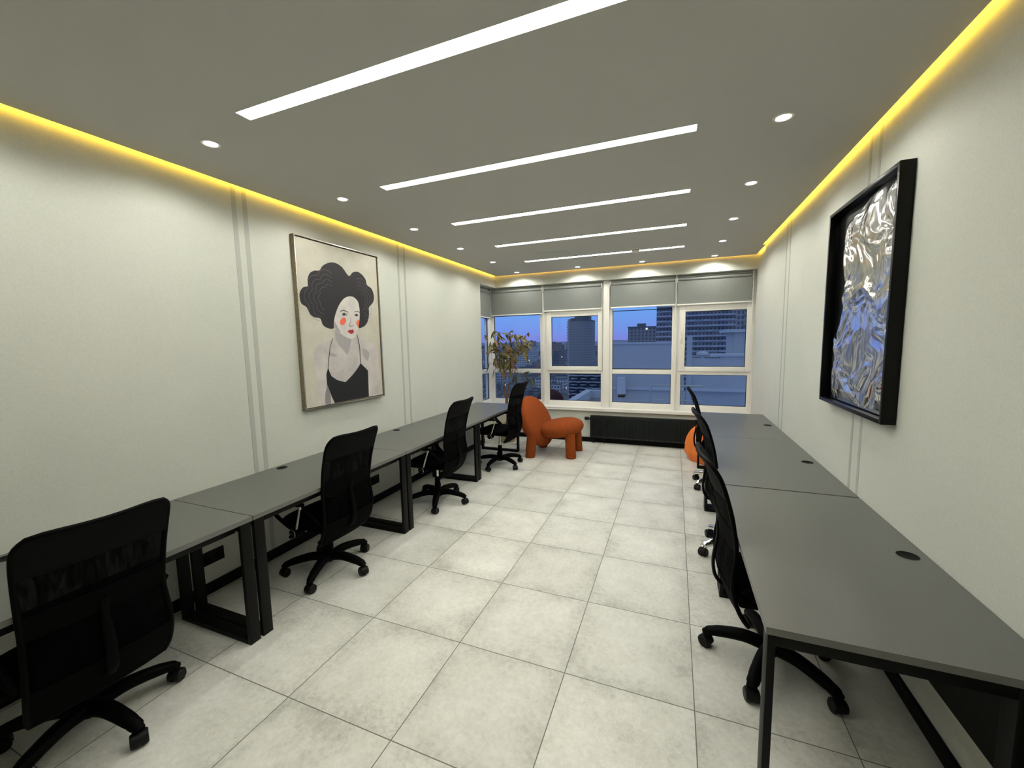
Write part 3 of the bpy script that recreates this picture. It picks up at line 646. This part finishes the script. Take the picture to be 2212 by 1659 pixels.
# ------------------------------------------------------------------ portrait on the left wall
PP = {
'hair':[(2.864,1.824),(2.79,1.826),(2.741,1.853),(2.72,1.905),(2.656,1.913),(2.611,1.942),(2.583,1.994),(2.534,2.021),(2.52,2.08),(2.534,2.126),(2.569,2.16),(2.612,2.173),(2.612,2.226),(2.64,2.283),(2.69,2.312),(2.745,2.322),(2.784,2.368),(2.86,2.408),(2.935,2.417),(3.011,2.392),(3.089,2.323),(3.138,2.36),(3.2,2.38),(3.262,2.365),(3.317,2.319),(3.333,2.267),(3.398,2.238),(3.427,2.166),(3.407,2.099),(3.342,2.044),(3.341,1.984),(3.317,1.909),(3.274,1.861),(3.22,1.839),(3.182,1.839),(3.151,1.92),(3.037,2.001),(2.904,1.909)],
'skin':[(2.869,1.857),(2.873,1.766),(2.834,1.724),(2.727,1.692),(2.654,1.661),(2.628,1.614),(2.623,1.519),(2.638,1.406),(2.644,1.3),(2.638,1.142),(2.85,1.142),(3.268,1.142),(3.419,1.142),(3.438,1.357),(3.441,1.454),(3.445,1.589),(3.408,1.661),(3.314,1.695),(3.211,1.733),(3.149,1.773),(3.069,1.811),(2.955,1.843)],
'armsh':[(2.743,1.33),(2.769,1.261),(2.778,1.218),(2.772,1.142),(2.716,1.142),(2.713,1.218),(2.735,1.29)],
'necksh':[(2.877,1.824),(2.949,1.773),(3.015,1.741),(3.074,1.725),(3.058,1.68),(3.014,1.584),(2.96,1.629),(2.887,1.707)],
'collar':[(2.798,1.604),(2.866,1.585),(2.876,1.568),(2.806,1.575)],
'armpit':[(3.223,1.632),(3.306,1.593),(3.285,1.51),(3.247,1.53),(3.218,1.577)],
'face':[(2.866,1.841),(2.877,1.907),(2.904,1.975),(2.949,2.045),(3.011,2.105),(3.083,2.132),(3.143,2.126),(3.189,2.091),(3.204,2.038),(3.205,1.967),(3.192,1.886),(3.168,1.822),(3.145,1.768),(3.111,1.737),(3.062,1.728),(3.016,1.743),(2.949,1.775),(2.895,1.8)],
'top':[(2.769,1.473),(2.779,1.439),(2.801,1.392),(2.863,1.351),(2.913,1.335),(2.963,1.321),(3.007,1.346),(3.057,1.379),(3.124,1.432),(3.179,1.488),(3.234,1.443),(3.277,1.407),(3.273,1.276),(3.269,1.142),(2.82,1.142),(2.791,1.199),(2.769,1.261),(2.743,1.33),(2.743,1.413)],
'gap':[(2.778,1.218),(2.795,1.182),(2.82,1.142),(2.772,1.142)],
'sideface':[(2.867,1.841),(2.874,1.891),(2.9,1.858),(2.949,1.779),(2.895,1.8)],
'cheek':[(3.017,1.893),(3.01,1.88),(2.998,1.868),(2.983,1.86),(2.968,1.857),(2.955,1.859),(2.946,1.866),(2.942,1.877),(2.944,1.89),(2.951,1.903),(2.963,1.915),(2.977,1.923),(2.992,1.926),(3.006,1.924),(3.015,1.917),(3.019,1.906)],
'cheek_':[(3.194,1.914),(3.168,1.907),(3.151,1.882),(3.16,1.856),(3.18,1.848),(3.19,1.881)],
'lips':[(3.03,1.799),(3.048,1.809),(3.066,1.817),(3.077,1.812),(3.093,1.82),(3.105,1.81),(3.114,1.797),(3.097,1.784),(3.079,1.776),(3.058,1.782)],
'nose':[(3.079,1.934),(3.07,1.89),(3.049,1.859),(3.057,1.843),(3.076,1.839),(3.098,1.845),(3.114,1.858),(3.115,1.87),(3.103,1.86),(3.078,1.854),(3.069,1.865),(3.082,1.89)],
'eye':[(2.969,1.954),(2.988,1.968),(3.011,1.972),(3.034,1.962),(3.042,1.954),(3.015,1.946),(2.986,1.945)],
'eye_':[(3.127,1.956),(3.142,1.968),(3.165,1.971),(3.185,1.961),(3.181,1.952),(3.153,1.946)],
'iris':[(3.009,1.959),(3.006,1.952),(2.998,1.947),(2.99,1.946),(2.983,1.95),(2.981,1.957),(2.984,1.964),(2.992,1.969),(3.0,1.97),(3.007,1.966)],
'iris_':[(3.173,1.959),(3.169,1.952),(3.162,1.947),(3.154,1.947),(3.147,1.951),(3.145,1.957),(3.148,1.964),(3.155,1.969),(3.164,1.969),(3.17,1.966)],
'brow':[(2.952,1.978),(2.973,1.993),(3.002,1.997),(3.049,1.983),(3.049,1.977),(3.001,1.99),(2.975,1.987),(2.957,1.975)],
'brow_':[(3.119,1.981),(3.144,1.994),(3.176,2.0),(3.203,1.99),(3.201,1.985),(3.173,1.994),(3.146,1.989)],
'strap':[(2.837,1.731),(2.844,1.731),(2.807,1.65),(2.79,1.576),(2.773,1.473),(2.767,1.473),(2.784,1.576),(2.801,1.65)],
'strap_':[(3.145,1.773),(3.152,1.773),(3.178,1.669),(3.182,1.579),(3.183,1.487),(3.176,1.488),(3.176,1.579),(3.17,1.669)]}
PM = [noisy(mat('canvas_cream', (.72, .66, .54), .75), 6, (.50, .475, .395), (.56, .54, .455)), mat('ink_black', (.012, .010, .013), .6),
      noisy(mat('pencil_grey_skin', (.5, .47, .45), .75), 5, (.44, .41, .40), (.60, .56, .53)), mat('pencil_shade', (.24, .22, .23), .75),
      noisy(mat('pale_face', (.6, .57, .54), .75), 9, (.55, .52, .50), (.66, .62, .58)), mat('coral_paint', (.75, .13, .07), .7), mat('lip_red', (.38, .015, .02), .6), mat('hairline_grey', (.13, .11, .13), .7), mat('pencil_mid', (.36, .34, .34), .75), mat('dress_black', (.003, .003, .005), .6)]
mi = dict(hair=1, skin=2, armsh=3, necksh=8, collar=8, armpit=8, face=4, top=9, gap=0, sideface=8, cheek=5, cheek_=5, lips=6, nose=8, eye=3, eye_=3, iris=1, iris_=1, brow=1, brow_=1, strap=1, strap_=1)
t = thing('framed_portrait', 'framed portrait of a woman with a black cloud of hair, on the left wall', 'picture', (XL, 2.99, 1.12))
oy, oz = 2.99, 1.12
b = BM(); box(b, .004, .030, 2.505-oy, 3.485-oy, 1.138-oz, 2.562-oz)
from mathutils.geometry import tessellate_polygon
from mathutils import geometry
def smooth_poly(P_, k=3):
    P_ = [Vector((a[0], a[1], 0)) for a in P_]; n_ = len(P_); o_ = []
    for i in range(n_):
        a_, b_, c_, d_ = P_[i-1], P_[i], P_[(i+1) % n_], P_[(i+2) % n_]
        for j in range(k):
            t_ = j/k; o_.append(.5*((2*b_)+(c_-a_)*t_+(2*a_-5*b_+4*c_-d_)*t_*t_+(3*b_-a_-3*c_+d_)*t_**3))
    return [(p.x, min(2.56, max(1.139, p.y))) for p in o_]
lay = .0302
def paint(P_, m_):
    global lay
    lay += .00012
    vs = [b.verts.new((lay, y-oy, z-oz)) for y, z in P_]
    for tr in tessellate_polygon([[Vector((y, z, 0)) for y, z in P_]]):
        try: b.faces.new([vs[i] for i in tr]).material_index = m_
        except ValueError: pass
def ribbon(pts, w_, m_):
    L_ = []; R2 = []
    for i, p in enumerate(pts):
        q0, q1 = Vector(pts[max(i-1, 0)]), Vector(pts[min(i+1, len(pts)-1)]); d = (q1-q0)
        if d.length < 1e-6: continue
        d.normalize(); L_.append((p[0]-d.y*w_, p[1]+d.x*w_)); R2.append((p[0]+d.y*w_, p[1]-d.x*w_))
    paint(L_+R2[::-1], m_)
def scallop(cx, cz, a0, a1, rx, rz_, nb, amp):
    o_ = []
    for k in range(nb*8+1):
        a = math.radians(a0+(a1-a0)*k/(nb*8)); r = 1+amp*abs(math.sin(PI*k/8))
        o_.append((cx+rx*r*math.cos(a), cz+rz_*r*math.sin(a)))
    return o_
paint(smooth_poly(PP['hair']), 1)
for f_ in (.86, .72, .58, .44):
    for a0, a1, nb, cx, cz, rx, rz_ in ((85, 235, 4, 2.86, 2.08, .30, .27), (-60, 95, 3, 3.20, 2.10, .20, .235)):
        ribbon(scallop(cx, cz, a0, a1, rx*f_, rz_*f_, nb, .14), .0013, 7)
for k_ in PP:
    if k_ == 'hair': continue
    P_ = PP[k_] if k_ in ('gap', 'top', 'strap', 'strap_', 'sideface') else smooth_poly(PP[k_])
    paint(P_, mi[k_])
obj('canvas', b, PM, t, smooth=False)
def pframe(bm, x0, x1, y0, y1, z0, z1, w_, bev=.001):
    box(bm, x0, x1, y0, y0+w_, z0, z1, bev); box(bm, x0, x1, y1-w_, y1, z0, z1, bev); box(bm, x0, x1, y0+w_, y1-w_, z0, z0+w_, bev); box(bm, x0, x1, y0+w_, y1-w_, z1-w_, z1, bev)
b = BM(); pframe(b, .001, .045, 2.492-oy, 3.498-oy, 1.124-oz, 2.577-oz, .008); obj('frame', b, M['bronze'], t)
b = BM(); pframe(b, .045, .047, 2.4915-oy, 3.4985-oy, 1.1235-oz, 2.5775-oz, .008, 0); obj('frame_lip', b, M['silver'], t)

# ------------------------------------------------------------------ foil relief on the right wall
FY0, FY1, FZ0, FZ1 = 2.515, 3.445, 1.225, 2.475
t = thing('foil_wall_art', 'crumpled silver foil relief in a deep black frame on the right wall', 'wall art', (XR, (FY0+FY1)/2, FZ0))
oy, oz = (FY0+FY1)/2, FZ0
b = BM(); pframe(b, -.062, -.002, FY0-oy, FY1-oy, 0, FZ1-oz, .022, .0015); obj('frame', b, M['black'], t)
bx('backing_board', (-.010, -.003, FY0+.02-oy, FY1-.02-oy, .02, FZ1-oz-.02), M['black'], t)
b = BM(); NY, NZ = 150, 210; grid = []
far = [(0, .93), (.08, .95), (.2, .97), (.33, .955), (.42, .86), (.5, .80), (.55, .84), (.62, .78), (.70, .86), (.8, .87), (.92, .84), (.955, .62), (.975, .45), (1, .30)]
def fedge(v):
    for a_, b_ in zip(far, far[1:]):
        if v <= b_[0]: return a_[1]+(b_[1]-a_[1])*(v-a_[0])/(b_[0]-a_[0])
    return far[-1][1]
y0_, y1_, z0_, z1_ = FY0+.024, FY1-.024, FZ0+.03, FZ1-.024
for i in range(NZ+1):
    v = i/NZ; row = []; fe = fedge(v)+.02*noise.noise(Vector((v*14, 3.1, 0)))
    for j in range(NY+1):
        u = j/NY*min(1, fe); y = y0_+(y1_-y0_)*u; z = z0_+(z1_-z0_)*v
        q = Vector((y*3.2, z*3.2, 1.7)); q2 = q+Vector((noise.noise(q*1.3), noise.noise(q*1.3+Vector((5, 2, 0))), 0))*.7
        h_ = .020*(1-abs(noise.noise(q2*.9)))**2 + 0.012*noise.noise(q2*2.1) + .0038*(1-2*abs(noise.noise(q2*3.7+Vector((3, 0, 0))))) + .0013*noise.noise(q2*9)
        if v > .52: h_ += .0022*noise.noise(q2*7.5)
        edge_ = min(1, (1-j/NY)*9, v*14+.15, (1-v)*14+.15)
        row.append(b.verts.new((-.016-h_*edge_-.004, y-oy, z-oz)))
    grid.append(row)
for i in range(NZ):
    for j in range(NY): b.faces.new((grid[i][j], grid[i][j+1], grid[i+1][j+1], grid[i+1][j]))
obj('foil_relief', b, M['foil'], t, ang=180)

# ------------------------------------------------------------------ outside: dusk city far below
GZ = -66.0
fm = [facade_mat('facade_grey', (.36, .37, .40), (.16, .17, .20), 3.4, 3.2), facade_mat('facade_dark', (.22, .23, .27), (.10, .11, .13), 2.6, 3.0, .6, .6),
      facade_mat('facade_white', (.7, .71, .74), (.16, .18, .22), 4.0, 4.2, .62, .55), facade_mat('facade_brown', (.32, .27, .26), (.12, .12, .14), 3.0, 3.0)]
tower_m = facade_mat('tower_facade', (.34, .35, .38), (.22, .23, .27), 2.4, 3.1, .5, .5, .0)
roof_m = mat('city_roof', (.2, .21, .23), .9); conc = mat('pale_render', (.54, .57, .58), .85); conc2 = mat('coping_white', (.62, .65, .68), .7)
ground = tag(bx('city_ground', (-2600, 2600, 60, 4200, GZ-2, GZ), noisy(mat('city_ground', (.07, .09, .08), .95), .012, (.07, .09, .09), (.2, .21, .23), lo=.4, hi=.6)), 'dark city ground far below the windows', 'ground')
ground['kind'] = 'structure'
def building(name, x, y, wx, wy, h, m, label, cat='building', group=None, parapet=True):
    t = thing(name, label, cat, (x, y, GZ), 0, group)
    bx('wall', (-wx/2, wx/2, -wy/2, wy/2, 0, h), m, t)
    b = BM(); box(b, -wx/2-.4, wx/2+.4, -wy/2-.4, wy/2+.4, h, h+1.0)
    if parapet: box(b, -wx*.2, wx*.1, -wy*.2, wy*.2, h+1, h+4)
    obj('roof', b, roof_m, t); return t
# tall slab tower left of centre
t = building('office_tower', -106, 500, 27, 25, 91, tower_m, 'tall grey slab tower seen through the second window', parapet=False)
b = BM(); box(b, -8, 10, -7, 7, 92, 98); box(b, -13, -9, -8, 8, 91, 95)
for k in range(5): box(b, 3+k*1.5, 3.6+k*1.5, -7.3, -6.9, 93, 98.5)
obj('rooftop_plant', b, roof_m, t)
b = BM(); box(b, -16, -13.5, -9, 9, 0, 94); 
for k in range(28): box(b, -17, -13.4, -10, -9, 3+k*3.2, 4.2+k*3.2)
obj('stair_wing', b, conc, t)
building('apartment_tower', -29, 420, 26, 20, 79, fm[0], 'distant grey tower block standing left of the wavy balcony tower')
building('apartment_tower', -5, 440, 18, 20, 88, fm[1], 'taller dark tower block directly behind the wavy balconies, two lit windows')
# wavy balcony towers
def wavy(name, x, y, w, d, z0, z1, step, label, core, amp, seed, darks=()):
    t = thing(name, label, 'building', (x, y, z0))
    bx('core', (0, w, 2.5, d, 0, z1-z0), core, t)
    b = BM(); n_ = int((z1-z0)/step); N_ = 60
    for k in range(n_+1):
        z = k*step; ph = .55*math.sin(k*1.3+seed)
        edge_ = []
        for j in range(N_+1):
            u = j/N_; fr_ = u*w/9.0
            a_ = abs((fr_+ph*.25) % 1-.5)*2
            o_ = (min(1, max(0, a_*2.2-.6))) * (1 if k % 2 else -1)
            dk = any(p0 <= u <= p1 for p0, p1 in darks)
            edge_.append((u*w, (2.4 if dk else amp*o_*.5)))
        rs = [[Vector((x_, y_, z)) for x_, y_ in edge_]+[Vector((w, 3, z)), Vector((0, 3, z))], [Vector((x_, y_, z+.45)) for x_, y_ in edge_]+[Vector((w, 3, z+.45)), Vector((0, 3, z+.45))]]
        rings(b, rs)
        for j in range(N_):
            if edge_[j][1] < 2: 
                q_ = [b.verts.new((edge_[j][0], edge_[j][1], z+.45)), b.verts.new((edge_[j+1][0], edge_[j+1][1] if edge_[j+1][1] < 2 else edge_[j][1], z+.45))]
                q_ += [b.verts.new((q_[1].co.x, q_[1].co.y, z+.45+.55+.5*(a_ if k % 2 else .3))), b.verts.new((q_[0].co.x, q_[0].co.y, z+.45+.55+.5*(a_ if k % 2 else .3)))]
                b.faces.new(q_)
    s_ = obj('balcony_slabs', b, mat(name+'_slab', (.55, .57, .62), .8), t, smooth=False); return t
wavy('wavy_balcony_tower', -11.5, 290, 78, 30, -70, 62, 3.3, 'big residential tower with wavy balconies filling the right windows', facade_mat('wavy_core', (.36, .37, .39), (.15, .16, .18), 2.2, 3.3, .55, .75, .0), 3.6, 1, ((.585, .665), (.86, .885), (.93, .95)))
wavy('curved_balcony_block', -92, 372, 31, 30, -66, -28, 2.9, 'lower building with stacked curved balconies below the slab tower', mat('block_core', (.05, .055, .07), .6), 5.0, 4)
t = building('long_white_block', -335, 850, 86, 20, 42, fm[2], 'long white low block behind the potted tree')
building('dark_glass_block', -187, 700, 18, 18, 50, fm[1], 'dark square block with a pale edge left of the slab tower')
dome = BM(); lathe(dome, [(15, 0), (15, 6), (13, 12), (9, 17), (4, 19), (.5, 20)], n=32)
dm = obj('domed_hall', dome, mat('brick_red', (.10, .03, .028), .85)); dm.location = (-116, 392, GZ); tag(dm, 'low reddish domed hall beside the curved balconies', 'building')
rnd = random.Random(5)
placed = []
k = 0
while k < 95:
    y = rnd.uniform(520, 1900); x = rnd.uniform(-.56, .02)*y
    wx, wy = rnd.uniform(14, 46), rnd.uniform(14, 30)
    h = rnd.choice((14, 18, 22, 28, 34, 40, 46))*rnd.uniform(.8, 1.15)
    if y > 1000: h *= 1.25
    if y > 1500: h = min(h*1.25, 74)
    else: h = min(h, 62)
    if any(abs(x-a)*1.0 < (wx+c)/2+4 and abs(y-b_) < (wy+d)/2+4 for a, b_, c, d in placed): continue
    placed.append((x, y, wx, wy)); k += 1
    building('city_building', x, y, wx, wy, h, rnd.choice((fm[0], fm[0], fm[1], fm[2], fm[3])), 'small distant block in the dusk city below the horizon', 'building', 'distant city blocks beyond the windows')
placed = []; k = 0
while k < 34:
    y = rnd.uniform(270, 500); x = rnd.uniform(-.54, -.20)*y
    wx, wy, h = rnd.uniform(8, 18), rnd.uniform(8, 14), rnd.uniform(5, 15)
    if any(abs(x-a) < (wx+c)/2+3 and abs(y-b_) < (wy+d)/2+3 for a, b_, c, d in placed) or (x > -140 and y > 355): continue
    placed.append((x, y, wx, wy)); k += 1
    building('low_house', x, y, wx, wy, h, rnd.choice((fm[0], fm[3], fm[1], fm[2])), 'small low house far below the left windows', 'building', 'low houses far below the left windows')
b = BM(); tops = []
for k in range(70):
    x = -2400+k*62; hh = 62+9*noise.noise(Vector((k*.35, 0, 0)))+5*noise.noise(Vector((k*1.7, 3, 0)))
    tops.append((x, hh))
rings(b, [[Vector((x, 2600, GZ)) for x, h in tops], [Vector((x, 2600+40, GZ+h)) for x, h in tops], [Vector((x, 3000, GZ+h)) for x, h in tops], [Vector((x, 3100, GZ)) for x, h in tops]], closed=False, cap=False)
hz = obj('horizon_hills', b, mat('far_hill', (.42, .43, .52), .95)); hz['kind'] = 'structure'; hz['label'] = 'low hills on the horizon'  # pale bluish hill colour has the distance haze painted in

# own building's roof terrace just outside the right windows
t = thing('terrace_wall', 'blue grey rendered roof wall right outside the third window', 'wall', (0, 16, -3))
b = BM(); box(b, -2.6, .35, 0, .35, 0, 4.5); obj('render', b, conc, t); bx('coping', (-2.65, .40, -.05, .40, 4.5, 4.56), conc2, t)
bx('ledge', (-2.2, .35, -.12, 0, 2.78, 2.88), conc2, t)
t = thing('terrace_parapet', 'lower pale parapet outside the rightmost window', 'wall', (0, 16, -3))
b = BM(); box(b, .42, 9, .1, .5, 0, 3.95); box(b, 1.5, 9, .1, .5, 3.95, 4.02); obj('render', b, conc, t)
bx('coping', (1.2, 9, 0, .6, 4.02, 4.1), conc2, t); bx('ledge', (.60, 9, -.1, .1, 2.78, 2.88), conc2, t)
bx('pillar', (.42, .60, 0, .09, 0, 4.75), conc, t)
t = thing('rooftop_box', 'raised roof box behind the pale parapet, far right outside', 'roof box', (0, 20, -3))
bx('body', (2.4, 7, 0, 3, 0, 4.9), conc, t); bx('cap', (2.1, 7.2, -.2, 3.2, 4.9, 5.02), conc2, t)
t = thing('terrace_floor_slab', 'roof terrace floor outside', 'terrace', (0, 0, -3.4)); bx('slab', (-4.4, 9, 8, 22, 0, .4), conc, t)
t = thing('corner_coping', 'pale blue roof edge turning a corner, low in the second window', 'roof edge', (-4.45, 22, -1.4))
b = BM(); box(b, 0, 5.5, -.35, 0, 0, .4); box(b, 0, .35, -12, -.35, 0, .4); obj('top_edge', b, conc2, t)
b = BM(); box(b, .05, 5.5, -.30, -.05, -2, 0); box(b, .05, .30, -12, -.30, -2, 0); obj('upstand', b, conc, t)
t = thing('air_conditioner', 'white air conditioner box on the roof wall, low in the third window', 'air conditioner', (-1.95, 15.38, -.35))
bx('casing', (0, .28, 0, .44, 0, .62), conc2, t, .01); bx('bracket', (.02, .26, .05, .45, -.12, 0), M['frame'], t)
t = thing('roof_vent', 'round topped white vent behind the parapet outside the rightmost window', 'vent', (.95, 16.3, .93))
b = BM(); lathe(b, [(.10, 0), (.10, .12), (.22, .14), (.2, .22), (.1, .26), (.01, .27)], n=20); obj('cowl', b, conc2, t)
b = BM(); tube(b, [(-.75, 15.0, -1.6), (-.75, 15.0, .02), (-.72, 15.0, .06), (.9, 15.0, .06)], .03, 8); tube(b, [(-.70, 15.0, -.55), (-.6, 15.0, -.45), (.9, 15.0, -.45)], .02, 8)
o = obj('roof_handrail', b, M['steel']); tag(o, 'bent metal handrail on the terrace, low in the third window', 'handrail')
